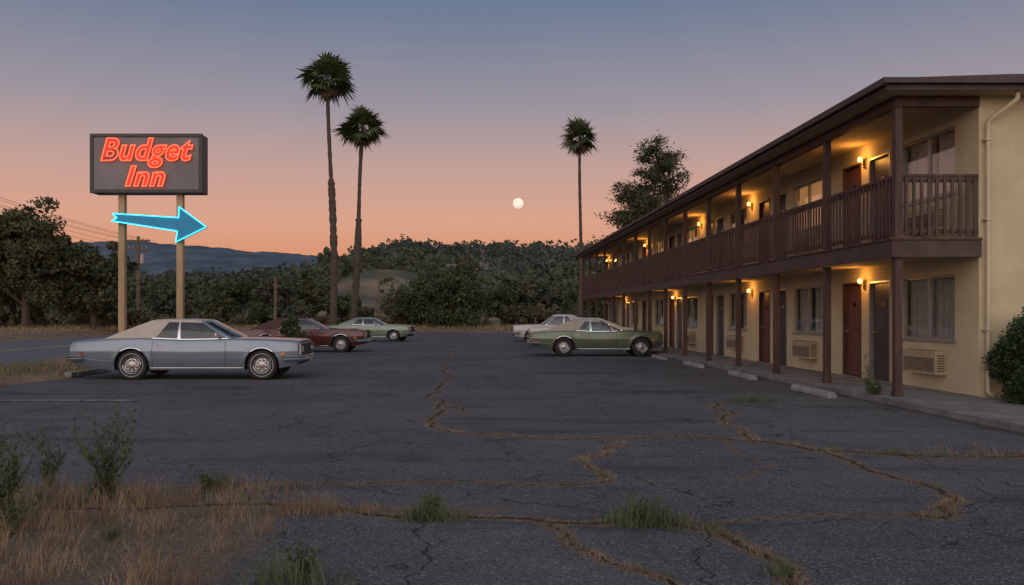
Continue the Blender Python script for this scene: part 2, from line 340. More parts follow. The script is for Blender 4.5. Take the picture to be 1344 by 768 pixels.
# ---------------------------------------------------------------- foliage
def quads(C,s,rg,asp=.55):
    n=len(C); u=rg.normal(size=(n,3)); u/=np.linalg.norm(u,axis=1)[:,None]; v=rg.normal(size=(n,3)); v-=u*(u*v).sum(1)[:,None]; v/=np.linalg.norm(v,axis=1)[:,None]
    s=(s*rg.uniform(.6,1.3,n))[:,None]; V=np.stack([C+u*s,C+v*s*asp,C-u*s,C-v*s*asp],1).reshape(-1,3)
    return V,np.arange(4*n).reshape(-1,4)
def clumpcloud(center,rad,nc,per,cr,rg,flat=.75,shell=.55):
    d=rg.normal(size=(nc,3)); d/=np.linalg.norm(d,axis=1)[:,None]; rr=rg.uniform(shell**3,1,nc)**(1/3)
    lump=1+.22*np.sin(d[:,0]*5+rg.uniform(0,6))+.16*np.sin(d[:,2]*6+d[:,1]*4+rg.uniform(0,6))
    cc=np.array(center)+d*rr[:,None]*lump[:,None]*np.array(rad)
    e=rg.normal(size=(nc,per,3)); e/=np.linalg.norm(e,axis=2)[:,:,None]; e*=rg.uniform(.2,1,(nc,per,1))**.5
    cs=cr*rg.uniform(.6,1.35,(nc,1,1)); return (cc[:,None,:]+e*cs*np.array([1,1,flat])).reshape(-1,3)
def join(parts):
    Vs=[];Fs=[];o=0
    for V,F in parts: Vs.append(V);Fs.append(F+o);o+=len(V)
    return np.concatenate(Vs),np.concatenate(Fs)
def tree(name,x,y,h,rad,lf,seed,nc=90,per=90,trunk=.25,m='leaf',low=.3,cr=None):
    rg=np.random.default_rng(seed); e=empty(name,(x,y,0)); b=MB()
    b.tube([(0,0,-.1),(.1,0,h*.2),(-.05,.1,h*.45),(.1,0,h*.75)],[trunk,trunk*.8,trunk*.55,trunk*.2],M['bark'])
    for k in range(9):
        a=rg.uniform(0,6.28); z0=h*rg.uniform(.2,.5); l=rad*rg.uniform(.6,.9)
        b.tube([(0,0,z0),(math.cos(a)*l*.5,math.sin(a)*l*.5,z0+h*.13),(math.cos(a)*l,math.sin(a)*l,z0+h*rg.uniform(.2,.35))],[trunk*.4,trunk*.25,trunk*.06],M['bark'],n=6)
    b.obj('trunk',e,smooth=60)
    zc=h*(low+1)/2; hz=h*(1-low)/2
    P=[clumpcloud((0,0,zc),(rad*.85,rad*.85,hz*.82),nc,per,cr or rad*.26,rg)]
    for k in range(4):
        a=rg.uniform(0,6.28); P.append(clumpcloud((math.cos(a)*rad*.45,math.sin(a)*rad*.45,zc+rg.uniform(-.4,.4)*hz),(rad*.5,rad*.5,hz*.4),nc//6,per,rad*.2,rg))
    P=np.concatenate(P); P=P[P[:,2]>.1]; V,F=quads(P,lf,rg); npmesh('crown',V,F,M[m],e); return e
tree('oak_tree',-31.8,60,10.2,3.5,.17,1,120,90,.35,low=.22)
tree('oak_tree',-28.3,63,7.6,3.0,.17,2,80,90,.3,low=.1)
tree('oak_tree',-36,66,8.5,4,.2,3,80,70,.3,low=.1)
k=0
for x,y,h,rd,lw in [(-38,84,5.6,3.0,.1),(-34.0,96,6.4,3.0,.15),(-34.5,80,3.2,2.2,.05),(-30.3,86,4.9,2.3,.15),(-27.5,98,6.3,2.6,.2),(-25,84,3.8,2.0,.05),(-22.8,96,6.6,2.4,.22),(-20.4,84,3.0,1.7,.05),(-18.6,99,5.8,2.3,.2),(-17.6,86,3.0,1.6,.05),(-14.6,98,4.2,2.1,.2),(-11.6,90,2.4,1.4,.05),(-9.5,112,4.6,2.2,.2),
    (3.6,94,5.0,2.4,.1),(6.6,104,5.6,2.6,.1),(8.9,98,6.4,2.7,.2),(11.8,90,4.2,2.2,.05),(15,96,6,4,.1),(20,98,7,4,.1)]:
    k+=1; tree('oak_tree',x,y,h,rd,.21,20+k,44,55,.2,low=lw,m=('leaf','leaf3','leaf2')[k%3])
def bush(name,x,y,rx,ry,h,lf,seed,nc,per,m='leaf2',cr=None,shell=.6):
    rg=np.random.default_rng(seed); e=empty(name,(x,y,0)); b=MB()
    for k in range(7):
        a=rg.uniform(0,6.28); b.tube([(0,0,-.05),(math.cos(a)*rx*.3,math.sin(a)*ry*.3,h*.4),(math.cos(a)*rx*.6,math.sin(a)*ry*.6,h*.75)],[.05*h/2,.035*h/2,.01],M['bark'],n=5)
    b.obj('stems',e)
    P=clumpcloud((0,0,h*.48),(rx*.88,ry*.88,h*.45),nc,per,cr or h*.13,rg,flat=.9,shell=shell); P=P[P[:,2]>.02]; V,F=quads(P,lf,rg); npmesh('foliage',V,F,M[m],e)
bush('large_bush',-2.1,76,4.4,4,5.6,.17,50,250,75)
bush('large_bush',-6.0,79,1.7,1.8,2.9,.17,51,70,60,'brush')
bush('large_bush',5.2,80,2.6,2.4,2.6,.17,52,80,60,'brush'); bush('large_bush',9.0,77,2.2,2.2,2.4,.17,53,70,60,'leaf3'); 
rg=np.random.default_rng(77); pts=[]
for k in range(62):
    x=rg.uniform(-48,-14); y=rg.uniform(76,104); h=rg.uniform(.7,1.9); 
    pts.append(clumpcloud((x,y,h*.4),(h*.9,h*.9,h*.55),9,40,h*.3,rg))
for k in range(42):
    x=rg.uniform(-15,14); y=rg.uniform(84,110); h=rg.uniform(.5,1.6); pts.append(clumpcloud((x,y,h*.4),(h*.9,h*.9,h*.55),9,40,h*.3,rg))
for k in range(50):
    x=rg.uniform(-70,-27); y=rg.uniform(66,84); h=rg.uniform(.8,1.8); pts.append(clumpcloud((x,y,.4+h*.4),(h*.9,h*.9,h*.55),9,40,h*.3,rg))
P=np.concatenate(pts); V,F=quads(P,.2,rg); npmesh('undergrowth',V,F,M['brush'])
# hill trees
pts=[];ptf=[];cnt=0
while cnt<2900:
    y=118+530*rg.uniform()**.8; r_=rg.uniform(-.6,.4); x=r_*y
    nz=fnoise(np.array([x*.035]),np.array([y*.022]),21)[0]
    if nz>.42 and y<540 and rg.uniform()<.8: continue
    if ((x+19)/8)**2+((y-175)/22)**2<1 and rg.uniform()<.95: continue
    z=float(hillz(np.array([x]),np.array([y]))[0]); h=rg.uniform(2.6,6)+3.5*rg.uniform()**3; h*=(.65 if y<170 else 1)
    wq=rg.uniform(.4,.65)
    (pts if y<270 else ptf).append(quads(clumpcloud((x,y,z+h*.46),(h*wq,h*wq,h*.5),8,10,h*.22,rg),h*.095,rg,.8)); cnt+=1
V,F=join(pts); npmesh('hillside_trees',V,F,M['hillleaf'])
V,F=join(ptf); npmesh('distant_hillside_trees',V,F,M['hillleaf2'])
# pine
def pine():
    rg=np.random.default_rng(5); e=empty('pine_tree',(15.4,75,0)); b=MB(); H=17.0
    def ax(z): return np.array([.9*math.sin(z*.09)+.055*z-.4,.1*math.sin(z*.3),z])
    b.tube([tuple(ax(z)) for z in np.linspace(0,H*.97,14)],list(np.linspace(.34,.04,14)),M['bark'])
    P=[]
    for k in range(80):
        t=rg.uniform(0,1); z=5.2+(H-5.6)*t; a=rg.uniform(0,6.28); l=(3.7*(1-t)**.45+.8)*rg.uniform(.5,1.05)
        p0=ax(z); d=np.array([math.cos(a),math.sin(a),rg.uniform(.0,.4)]); p1=p0+d*l
        b.tube([tuple(p0),tuple(p0+d*l*.5+[0,0,-.1]),tuple(p1)],[.07,.045,.015],M['bark'],n=5)
        for q in np.linspace(.45,1,5):
            c=p0+d*l*q+rg.normal(size=3)*.18
            g=rg.normal(size=(60,3))*np.array([.42,.42,.24])*rg.uniform(.7,1.25); P.append(c+g)
    b.obj('trunk',e,smooth=60); V,F=quads(np.concatenate(P),.15,rg,.35); npmesh('needles',V,F,M['pine'],e)
pine()
# palms
def palm(x,y,H,lean,r0,zthick,rc,seed):
    rg=np.random.default_rng(seed); e=empty('palm_tree',(x,y,0)); b=MB()
    def ax(z): t=z/H; return Vector((lean[0]*t**1.3+.12*math.sin(t*5),lean[1]*t,z))
    zs=list(np.linspace(-.1,H,90)); rs=[]
    for z in zs:
        rr=r0*1.25*(1-.2*z/H) if z<zthick else r0*.78*(1-.25*z/H)
        if z<.6: rr*=1.3
        rs.append(rr*(1+rg.uniform(-.09,.09)*(2.2 if z<zthick else 1)))
    b.tube([ax(max(z,0)) if z>0 else (0,0,z) for z in zs],rs,M['palmbark'],n=12)
    b.obj('trunk',e,smooth=50)
    top=ax(H); T=[];D=[]
    def frond(dirv,pet,fr,out,nl=14,spread=170,droop=.22):
        dirv=dirv.normalized(); side=dirv.cross(Vector((0,0,1)))
        if side.length<.05: side=Vector((1,0,0))
        side.normalize(); up=side.cross(dirv).normalized()
        ro=rg.uniform(-.7,.7); side=(side*math.cos(ro)+up*math.sin(ro)).normalized(); up=side.cross(dirv).normalized()
        c=top+dirv*pet+Vector((0,0,-.06*pet)); w=.022
        out.append((top-side*w,top+side*w,c)); 
        for i in range(nl):
            a=(i/(nl-1)-.5)*math.radians(spread); dd=(dirv*math.cos(a)+side*math.sin(a)); l=fr*rg.uniform(.75,1.15)*(1-.3*abs(a)/1.5)
            tip=c+dd*l*.97+Vector((0,0,-droop*l*rg.uniform(.4,1.7))); mid=c+dd*l*.5+Vector((0,0,-.03)); pn=dd.cross(up).normalized()*fr*.058
            out.append((c,mid-pn,mid+pn)); out.append((mid+pn,mid-pn,tip))
    nf_=52
    for k in range(nf_):
        a=k*2.399+rg.uniform(-.3,.3); el=math.radians(88-124*(k/(nf_-1))**.95+rg.uniform(-10,10))
        frond(Vector((math.cos(a)*math.cos(el),math.sin(a)*math.cos(el),math.sin(el))),rc*rg.uniform(.18,.5),rc*.66*rg.uniform(.8,1.1),T)
    for k in range(22):
        a=k*2.399; el=math.radians(-52-rg.uniform(0,34)); frond(Vector((math.cos(a)*math.cos(el),math.sin(a)*math.cos(el),math.sin(el))),rc*rg.uniform(.15,.4),rc*.38,D,10,120)
    for nm,q,m in(('fronds',T,'palmleaf'),('dead_fronds',D,'palmdead')):
        V=np.array([tuple(p) for t_ in q for p in t_]); npmesh(nm,V,np.arange(len(V)).reshape(-1,3),M[m],e)
palm(-8.95,55,17.0,(-.25,0),.20,10.3,2.1,1)
palm(-8.1,58,14.4,(.85,0),.20,8.2,1.95,2)
palm(9.15,70,16.3,(.2,0),.19,3,2.05,3)
# ---------------------------------------------------------------- grass
def blades(C,h,wd,rg,lean=.5):
    n=len(C); a=rg.uniform(0,6.28,n); h=h*rg.uniform(.45,1.15,n); ln=lean*h*rg.uniform(.1,1.2,n); d=np.stack([np.cos(a),np.sin(a),0*a],-1); b_=rg.uniform(0,6.28,n); s=np.stack([np.cos(b_),np.sin(b_),0*a],-1)*wd
    z=np.array([0,0,1.]); m=C+d*(ln*.35)[:,None]+z*(h*.6)[:,None]; t=C+d*ln[:,None]+z*h[:,None]
    V=np.stack([C-s,C+s,m-s*.7,m+s*.7,t],1).reshape(-1,3); i=5*np.arange(n)[:,None]
    return V,np.concatenate([i+[0,1,3],i+[0,3,2],i+[2,3,4]])
def patch(cx,cy,rx,ry,n,h,wd,rg,z=0,lean=.6):
    c=np.stack([rg.normal(cx,rx,n),rg.normal(cy,ry,n),np.full(n,z)],-1); d=np.hypot((c[:,0]-cx)/rx,(c[:,1]-cy)/ry); V,F=blades(c,h*np.clip(1.15-.28*d,.3,1.2),wd,rg,lean); return V,F
M['straw']=mat('straw',(.15,.10,.055),.9,col2=(.36,.26,.15),scale=3)
M['weed']=mat('weed_green',(.04,.06,.022),.8,col2=(.12,.15,.065),scale=5)
rg=np.random.default_rng(11); dry=[];grn=[]
c=np.stack([rg.uniform(-6,-1.0,20000),rg.uniform(3.6,6.8,20000),np.zeros(20000)],-1)
pr=dirtf(c[:,0],c[:,1])*np.clip(.25+.9*fnoise(c[:,0]*2.2,c[:,1]*2.2,31),0,1); c=c[rg.uniform(size=20000)<pr]; dry.append(blades(c,.07,.0018,rg,1.8))
for k in range(64):
    x=rg.uniform(-5,-1.3); y=rg.uniform(4,6.9); dry.append(patch(x,y,.07,.05,50,rg.uniform(.10,.32),.0018,rg,0,.8))
for k in range(26):
    x=rg.uniform(-4.5,-1.4); y=rg.uniform(4,7); grn.append(patch(x,y,.04,.04,26,rg.uniform(.06,.16),.0025,rg,0,.9))
for wd,p in jl[:5]:
    for q in p:
        if q[1]>14: continue
        if rg.uniform()<.55: dry.append(patch(q[0],q[1],.06,.03,int(rg.uniform(8,30)),rg.uniform(.02,.06),.0018,rg,0,1.6))
        if rg.uniform()<.10: grn.append(patch(q[0],q[1],.05,.035,25,.06,.002,rg,0,1.2))
for x,y,rx,n,h in[(-1.14,6.1,.17,420,.20),(-.75,6.15,.12,160,.10),(-2.05,6.9,.14,220,.17),(-1.6,7.0,.2,120,.10),(-.3,6.0,.2,120,.10),(4.9,8.75,.14,60,.13),(5.3,8.7,.14,60,.15),(5.7,8.7,.1,50,.12),(-2.4,6.35,.2,300,.26),(-3.1,6.3,.25,320,.30),(1.25,5.85,.2,140,.10),(-1.9,6.5,.2,220,.16),(-2.9,5.7,.25,260,.3)]:
    dry.append(patch(x,y,rx,.07,n,h,.0017,rg,0,.8))
for x,y,rx,n,h in[(-.27,5.9,.11,300,.21),(1.19,5.8,.14,340,.23),(1.38,5.75,.08,110,.14),(4.7,14,.2,380,.17),(1.62,5.58,.04,80,.12),(1.74,4.68,.05,90,.13),(-.95,4.45,.16,240,.24),(-2.3,5.4,.05,80,.12),(4.45,8.8,.12,120,.07),(-6.2,11.6,.3,60,.06),(-2.9,6.5,.2,220,.2),(-3.3,5.9,.2,220,.22),(-2.05,6.95,.1,120,.18)]:
    grn.append(patch(x,y,rx,.06,n,h,.003,rg,0,.85))
def coll(name,x,m): V,F=join(x); npmesh(name,V,F,m)
coll('dry_grass',dry,M['straw']); coll('green_weeds',grn,M['weed'])
# verge and field grass
v=[]
n=9000; c=np.stack([rg.uniform(-12.1,-9.4,n),15.6+rg.exponential(12,n),np.full(n,.08)],-1); c=c[(c[:,1]<70)&(fnoise(c[:,0]*1.5,c[:,1]*1.5,8)>-.25)]; v.append(blades(c,.24,.004,rg,.8))
n=5000; c=np.stack([rg.uniform(-12.1,-7.5,n),rg.uniform(42,72,n),np.full(n,.08)],-1); v.append(blades(c,.3,.01,rg,.8))
n=10000; c=np.stack([rg.uniform(-45,14,n),rg.uniform(69,80,n),np.full(n,.2)],-1); v.append(blades(c,.5,.015,rg,.8))
n=9000; c=np.stack([rg.uniform(-50,-25.8,n),rg.uniform(30,72,n),np.full(n,.35)],-1); v.append(blades(c,.45,.015,rg,.8))
coll('verge_grass',v,M['straw'])
n=900; c=np.stack([rg.normal(-10.6,.6,n),rg.normal(19,1.5,n),np.full(n,.09)],-1); g2=[blades(c,.32,.006,rg,.5)]; coll('verge_weeds',g2,M['weed'])
def weed(name,x,y,h,ns,seed,spread=.3):
    rg=np.random.default_rng(seed); e=empty(name,(x,y,0)); b=MB(); LV=[]
    def leafat(p,ll,up):
        aa=rg.uniform(0,6.28); d=np.array([math.cos(aa),math.sin(aa),up]); d/=np.linalg.norm(d); sd=np.cross(d,[0,0,1.]); sd/=np.linalg.norm(sd)
        LV.extend([p,p+d*ll*.5+sd*ll*.14,p+d*ll,p+d*ll*.5-sd*ll*.14])
    for k in range(ns):
        a=rg.uniform(0,6.28); l=h*rg.uniform(.4,1.05); s=spread*l*rg.uniform(.3,1.3); P=[np.array([rg.normal()*.03+math.cos(a)*s*t_**1.4,rg.normal()*.02+math.sin(a)*s*t_**1.4,l*t_]) for t_ in np.linspace(0,1,6)]
        P[0][2]=-.01; b.tube([tuple(p) for p in P],[.005,.0045,.004,.003,.002,.001],M['weed'],n=4)
        for q in range(int(9*l/.5)):   # side twigs
            t_=rg.uniform(.3,.95); i=min(int(t_*5),4); f=t_*5-i; p=P[i]*(1-f)+P[i+1]*f; aa=rg.uniform(0,6.28); tl=l*.28*(1.1-t_*.7)
            p2=p+np.array([math.cos(aa)*tl*.7,math.sin(aa)*tl*.7,tl*.8]); b.tube([tuple(p),tuple((p+p2)/2+[0,0,-.008]),tuple(p2)],[.0022,.0018,.001],M['weed'],n=3)
            for _ in range(6): leafat(p+(p2-p)*rg.uniform(.2,1),rg.uniform(.022,.042),rg.uniform(.2,1.5))
        for q in range(int(26*l/.5)):
            t_=rg.uniform(.05,1); i=min(int(t_*5),4); f=t_*5-i; leafat(P[i]*(1-f)+P[i+1]*f,.058*(1.2-t_*.7)*rg.uniform(.6,1.4),rg.uniform(.3,1.6))
    b.obj('stems',e); V=np.array(LV); npmesh('leaves',V,np.arange(len(V)).reshape(-1,4),M['weed'],e)
weed('weed_plant',-2.8,6.5,.72,20,1,.5); weed('weed_plant',-3.25,5.85,.70,24,2,.5); weed('weed_plant',-3.5,7.0,.52,10,3,.3); weed('weed_plant',-3.0,5.5,.4,9,4,.6); weed('weed_plant',6.82,14.1,.40,26,5,.5); weed('weed_plant',-2.1,6.8,.25,12,6,.6); weed('weed_plant',-.9,4.55,.24,14,7,.6); weed('weed_plant',6.9,14.5,.75,4,8,.2); weed('weed_plant',-4.3,7.6,.5,9,9,.4); weed('weed_plant',-.25,5.92,.22,10,10,.6); weed('weed_plant',1.2,5.82,.22,10,11,.7)
bush('hedge_bush',9.15,12.8,1.18,.85,1.62,.026,60,680,75,'hedge',cr=.13,shell=.85)
bush('roadside_shrub',-6.6,30.9,.55,.4,1.5,.06,61,40,50,'leaf2',cr=.16)
# ---------------------------------------------------------------- motel
mot=empty('motel_building')
XW=8.36; Y0=13.75; U=5.42; NU=7; Y1=Y0+U*NU; FL=(.12,2.68); ZT=5.05
ops=[]
for fl in FL:
    for u in range(NU):
        yb=Y0+u*U
        ops.append(('w',yb+.68,yb+2.45,fl+.9,fl+2.04)); ops.append(('d0',yb+2.88,yb+3.78,fl,fl+2.04)); ops.append(('d1',yb+4.12,yb+5.0,fl,fl+2.04))
b=MB()
yc=sorted({Y0,Y1}|{round(o[1],4) for o in ops}|{round(o[2],4) for o in ops}); zc=sorted({0,ZT}|{round(o[3],4) for o in ops}|{round(o[4],4) for o in ops})
for ya,yb in zip(yc[:-1],yc[1:]):
    for za,zb in zip(zc[:-1],zc[1:]):
        ym=(ya+yb)/2; zm=(za+zb)/2
        if any(o[1]<ym<o[2] and o[3]<zm<o[4] for o in ops): continue
        b.add([(XW,ya,za),(XW,yb,za),(XW,yb,zb),(XW,ya,zb)],[(0,3,2,1)],M['stucco'])
D=.14
for o in ops:
    _,a,c,z0,z1=o; x=XW; X2=XW+D
    b.add([(x,a,z0),(X2,a,z0),(X2,a,z1),(x,a,z1)],[(0,1,2,3)],M['stucco']); b.add([(x,c,z0),(X2,c,z0),(X2,c,z1),(x,c,z1)],[(3,2,1,0)],M['stucco'])
    b.add([(x,a,z0),(x,c,z0),(X2,c,z0),(X2,a,z0)],[(0,1,2,3)],M['stucco']); b.add([(x,a,z1),(x,c,z1),(X2,c,z1),(X2,a,z1)],[(3,2,1,0)],M['stucco'])
XE=17.5
b.add([(XW,Y0,0),(XE,Y0,0),(XE,Y0,ZT),(XW,Y0,ZT)],[(0,1,2,3)],M['stucco']); b.add([(XW,Y1,0),(XE,Y1,0),(XE,Y1,ZT),(XW,Y1,ZT)],[(3,2,1,0)],M['stucco']); b.add([(XE,Y0,0),(XE,Y1,0),(XE,Y1,ZT),(XE,Y0,ZT)],[(0,1,2,3)],M['stucco'])
b.obj('walls',mot)
wd=MB(); gl=MB(); cu=MB(); dr=MB(); ac=MB(); rr=random.Random(3)
M['litcurtain']=mat('lit_curtain',(.6,.45,.28),.9,var=.1,emit=(1,.52,.2),es=.30)  # cloth emits: room light behind it is put into the material
wi=0
for o in ops:
    k,a,c,z0,z1=o; xf=XW+.05
    if k=='w':
        f=.045; wi+=1
        for (p,q,s,t_) in((a,c,z0,z0+f),(a,c,z1-f,z1),(a,a+f,z0+f,z1-f),(c-f,c,z0+f,z1-f),((a+c)/2-.03,(a+c)/2+.03,z0+f,z1-f)): wd.box(xf-.02,xf+.04,p+.002,q-.002,s+.002,t_-.002,M['frame'])
        wd.box(XW-.035,XW-.003,a-.04,c+.04,z0-.05,z0-.003,M['frame'])
        gl.add([(xf+.01,a+f,z0+f),(xf+.01,c-f,z0+f),(xf+.01,c-f,z1-f),(xf+.01,a+f,z1-f)],[(0,3,2,1)],M['glass'])
        op=rr.choice([(0,.48),(0,.40),(.0,.44)]); mm=M['litcurtain'] if wi in(9,11,12) else (M['curtain'] if rr.random()<.85 else M['curtain2'])
        for (s,e_) in((op[0],op[1]),(1-op[1]+rr.uniform(-.05,.10),1)):
            n=46; V=[];F=[]
            for i in range(n+1):
                y=a+(c-a)*(s+(e_-s)*i/n); xx=XW+.19+.022*math.sin(i*1.05)+.008*math.sin(i*2.7)
                V+=[(xx,y,z0-.05),(xx,y,z1+.05)]
            for i in range(n): F.append((2*i,2*i+1,2*i+3,2*i+2))
            cu.add(V,F,mm)
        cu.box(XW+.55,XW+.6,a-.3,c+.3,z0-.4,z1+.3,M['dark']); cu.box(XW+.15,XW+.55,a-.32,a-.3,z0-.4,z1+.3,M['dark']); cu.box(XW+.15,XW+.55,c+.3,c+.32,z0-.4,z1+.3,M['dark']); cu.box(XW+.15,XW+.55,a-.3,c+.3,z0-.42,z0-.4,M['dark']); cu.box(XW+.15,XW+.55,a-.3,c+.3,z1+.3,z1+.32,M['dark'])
        y0=a+.25;y1=a+1.35;za=z0-.62;zb=z0-.20
        ac.box(XW-.20,XW-.003,y0,y1,za,zb,M['ac'])
        ac.box(XW-.206,XW-.201,y0+.05,y1-.05,za+.05,zb-.12,M['acg'])
        for q in range(8): 
            zz=za+.065+q*.032; ac.box(XW-.222,XW-.207,y0+.05,y1-.05,zz,zz+.012,M['ac'])
        for q in range(16):
            yy=y0+.06+q*.065; ac.box(XW-.16,XW-.04,yy,yy+.03,zb+.001,zb+.004,M['acg'])
        for q in range(7): ac.box(XW-.17,XW-.04,y0-.006,y0-.001,za+.06+q*.045,za+.08+q*.045,M['acg'])
    else:
        m=M['darkdoor'] if k=='d0' else M['reddoor']; 
        dr.box(XW+.07,XW+.11,a+.05,c-.05,z0+.02,z1-.05,m)
        for (p,q,s,t_) in((a+.003,a+.048,z0,z1-.003),(c-.048,c-.003,z0,z1-.003),(a+.05,c-.05,z1-.048,z1-.003)): dr.box(XW-.012,XW+.12,p,q,s,t_,M['wood'] if k=='d1' else M['frame'])
        if k=='d1':
            dr.box(XW+.055,XW+.069,a+.17,c-.17,z0+.2,z0+.85,m); dr.box(XW+.055,XW+.069,a+.17,c-.17,z0+1.05,z1-.22,m)
        dr.lathe([(0.001,-.055),(.02,-.055),(.028,-.04),(.012,-.015),(.025,0)],(XW+.068,c-.13,z0+.98),M['brass'],n=12,axis='x')
        dr.box(XW+.055,XW+.068,(a+c)/2-.06,(a+c)/2+.06,z0+1.52,z0+1.6,M['brass'])
        dr.box(XW-.5,XW-.02,a+.1,c-.1,z0+.003,z0+.018,M['curtain2'])
wd.obj('window_frames',mot); gl.obj('window_glass',mot); cu.obj('curtains',mot); dr.obj('doors',mot,bevel=.004); ac.obj('air_conditioners',mot,bevel=.004)
b=MB()
b.box(6.96,XW-.002,Y0-.02,Y1,2.46,2.56,M['soffit']); b.box(6.96,XW-.002,Y0-.02,Y1,2.562,2.675,M['conc']); 
b.box(6.90,6.957,Y0-.08,Y1+.05,2.40,2.70,M['fascia']); b.box(6.96,XW+.0,Y0-.08,Y0-.023,2.40,2.70,M['fascia'])
b.box(6.875,6.897,Y0-.105,Y1+.05,2.68,2.72,M['wood']); b.box(6.90,XW,Y0-.105,Y0-.083,2.68,2.72,M['wood'])
b.obj('balcony_slab',mot,bevel=.006)
b=MB(); ph=.06
pys=[Y0+i*2.71 for i in range(15)]
for y in pys:
    b.box(7.04-ph,7.04+ph,y-.02,y+.10,.12,2.398,M['wood']); b.box(7.04-ph,7.04+ph,y-.02,y+.10,2.68,4.868,M['wood'])
    b.box(6.90-.02,6.898,y-.02,y+.11,2.38,2.40,M['wood'])
    b.box(7.04-ph-.012,7.04+ph+.012,y-.032,y+.112,.121,.2,M['wood'])
b.box(6.97,7.11,Y0-.03,Y1,4.87,5.03,M['wood']); b.box(7.112,XW,Y0-.03,Y0+.08,4.87,5.03,M['wood'])
b.obj('posts',mot,bevel=.006)
b=MB()
def rail_y(ya,yb):
    b.box(6.995,7.085,ya,yb,3.72,3.77,M['wood']); b.box(7.02,7.06,ya,yb,3.64,3.70,M['wood']); b.box(7.015,7.065,ya,yb,2.80,2.87,M['wood'])
    n=int((yb-ya)/.135); 
    for i in range(n):
        y=ya+(yb-ya)*(i+.5)/n; j=rr.uniform(-.006,.006); b.box(6.985,7.012,y-.025+j,y+.025+j,2.76,3.715,M['wood'])
for a,c in zip(pys[:-1],pys[1:]): rail_y(a+.102,c-.022)
b.box(7.102,XW-.003,Y0+.0,Y0+.09,3.72,3.77,M['wood']); b.box(7.102,XW-.003,Y0+.025,Y0+.065,3.64,3.70,M['wood']); b.box(7.102,XW-.003,Y0+.02,Y0+.07,2.80,2.87,M['wood'])
for i in range(10): x=7.17+i*.126; b.box(x-.026,x+.026,Y0-.008,Y0+.018,2.76,3.715,M['wood'])
b.obj('railing',mot,bevel=.004)
b=MB(); RX0=6.62;RX1=18.1;RY0=13.3;RY1=Y1+.45
b.box(RX0+.03,RX1-.03,RY0+.03,RY1-.03,5.051,5.09,M['soffit'])
for (x0,x1,y0,y1) in((RX0,RX0+.028,RY0,RY1),(RX1-.028,RX1,RY0,RY1),(RX0+.029,RX1-.029,RY0,RY0+.028),(RX0+.029,RX1-.029,RY1-.028,RY1)): b.box(x0,x1,y0,y1,5.03,5.20,M['fascia'])
b.box(RX0-.09,RX0-.002,RY0-.05,RY1,5.10,5.205,M['fascia']); b.box(RX0-.09,RX1,RY0-.10,RY0-.052,5.12,5.205,M['fascia'])
rx=(RX0+RX1)/2; rh=(RX1-RX0)/2*.30
b.add([(RX0-.02,RY0-.04,5.206),(RX1,RY0-.04,5.206),(RX1,RY1,5.206),(RX0-.02,RY1,5.206),(rx,RY0+5.7,5.206+rh),(rx,RY1-5.7,5.206+rh)],[(0,1,4),(1,2,5,4),(2,3,5),(3,0,4,5),(0,3,2,1)],M['shingle'])
b.obj('roof',mot)
b=MB(); b.tube([(8.78,13.42,5.1),(8.78,13.42,4.93),(8.72,13.47,4.86),(8.50,13.64,4.66),(8.46,13.67,4.58),(8.46,13.67,4.4),(8.46,13.67,.2),(8.46,13.55,.16)],.038,M['pipe'],n=10)
for z in(1.2,3.0,4.3): b.box(8.40,8.52,13.62,13.745,z,z+.03,M['pipe'])
b.obj('downspout',mot,smooth=40)
LY=([17.68,24.72,33.94,44.78],[17.68,24.72,30.1,39.36,50.2])
b=MB()
for fi,fl in enumerate(FL):
    for y in LY[fi]:
        z=fl+2.0; b.box(XW-.03,XW-.002,y-.05,y+.05,z-.12,z+.08,M['brass']); b.tube([(XW-.02,y,z-.03),(XW-.1,y,z-.05),(XW-.12,y,z+.0)],.01,M['brass'],n=6)
        b.lathe([(.001,-.0),(.03,.01),(.042,.04),(.038,.08),(.02,.105),(.001,.11)],(XW-.12,y,z),M['bulb'],n=14,axis='z')
        l=bpy.data.lights.new('wall_lamp_light','POINT'); l.energy=12 if fi else 9; l.color=(1,.42,.08); l.shadow_soft_size=.06
        lo=link('wall_lamp_light',l,mot); lo.location=(XW-.24,y,z+.06)
b.obj('wall_lamps',mot,smooth=60)
b=MB(); y=5.0
b.box(6.72,XW-.003,4.9,Y1+1,-.06,.10,M['conc'])
b.obj('walkway_base',mot)
b=MB()
while y<Y1+.8:
    b.box(6.7,6.86,y,y+2.70,.02,.121,M['conc']); b.box(6.868,(8.0 if y<Y0-2 else XW-.006),y,y+2.70,.05,.12,M['conc']); y+=2.71
b.obj('walkway_slabs',mot,bevel=.008)
V,F=grid(np.linspace(8.01,20,30),np.linspace(3,13.7,30),lambda x,y:.09+.03*fnoise(x*2,y*2,3)); npmesh('planting_bed',V,F,M['drygrass'],smooth=True)
for k,y in enumerate([14.6,18.7,22.9,27.0,33.2,37.4,41.6]):
    b=MB(); x=6.36+random.uniform(-.04,.04); yaw=random.uniform(-.03,.03); M4=Matrix.Translation((x,y+.9,0))@Matrix.Rotation(yaw,4,'Z')
    V=[]
    pr=[(-.08,0),(-.08,.045),(-.045,.105),(.045,.105),(.08,.045),(.08,0)]
    for yy in(-.9,.9): V+=[tuple(M4@Vector((p,yy,q+.005))) for p,q in pr]
    b.add(V,[(i,i+1,i+7,i+6) for i in range(5)]+[(5,4,3,2,1,0),(6,7,8,9,10,11)],M['stop']); b.obj('parking_stop',None,bevel=.012)
b=MB(); M4=Matrix.Translation((-9.3,20.6,0)); b.box(-.09,.09,-1.2,.9,.0,.13,M['stop'],M4); b.obj('parking_stop',None,bevel=.03)
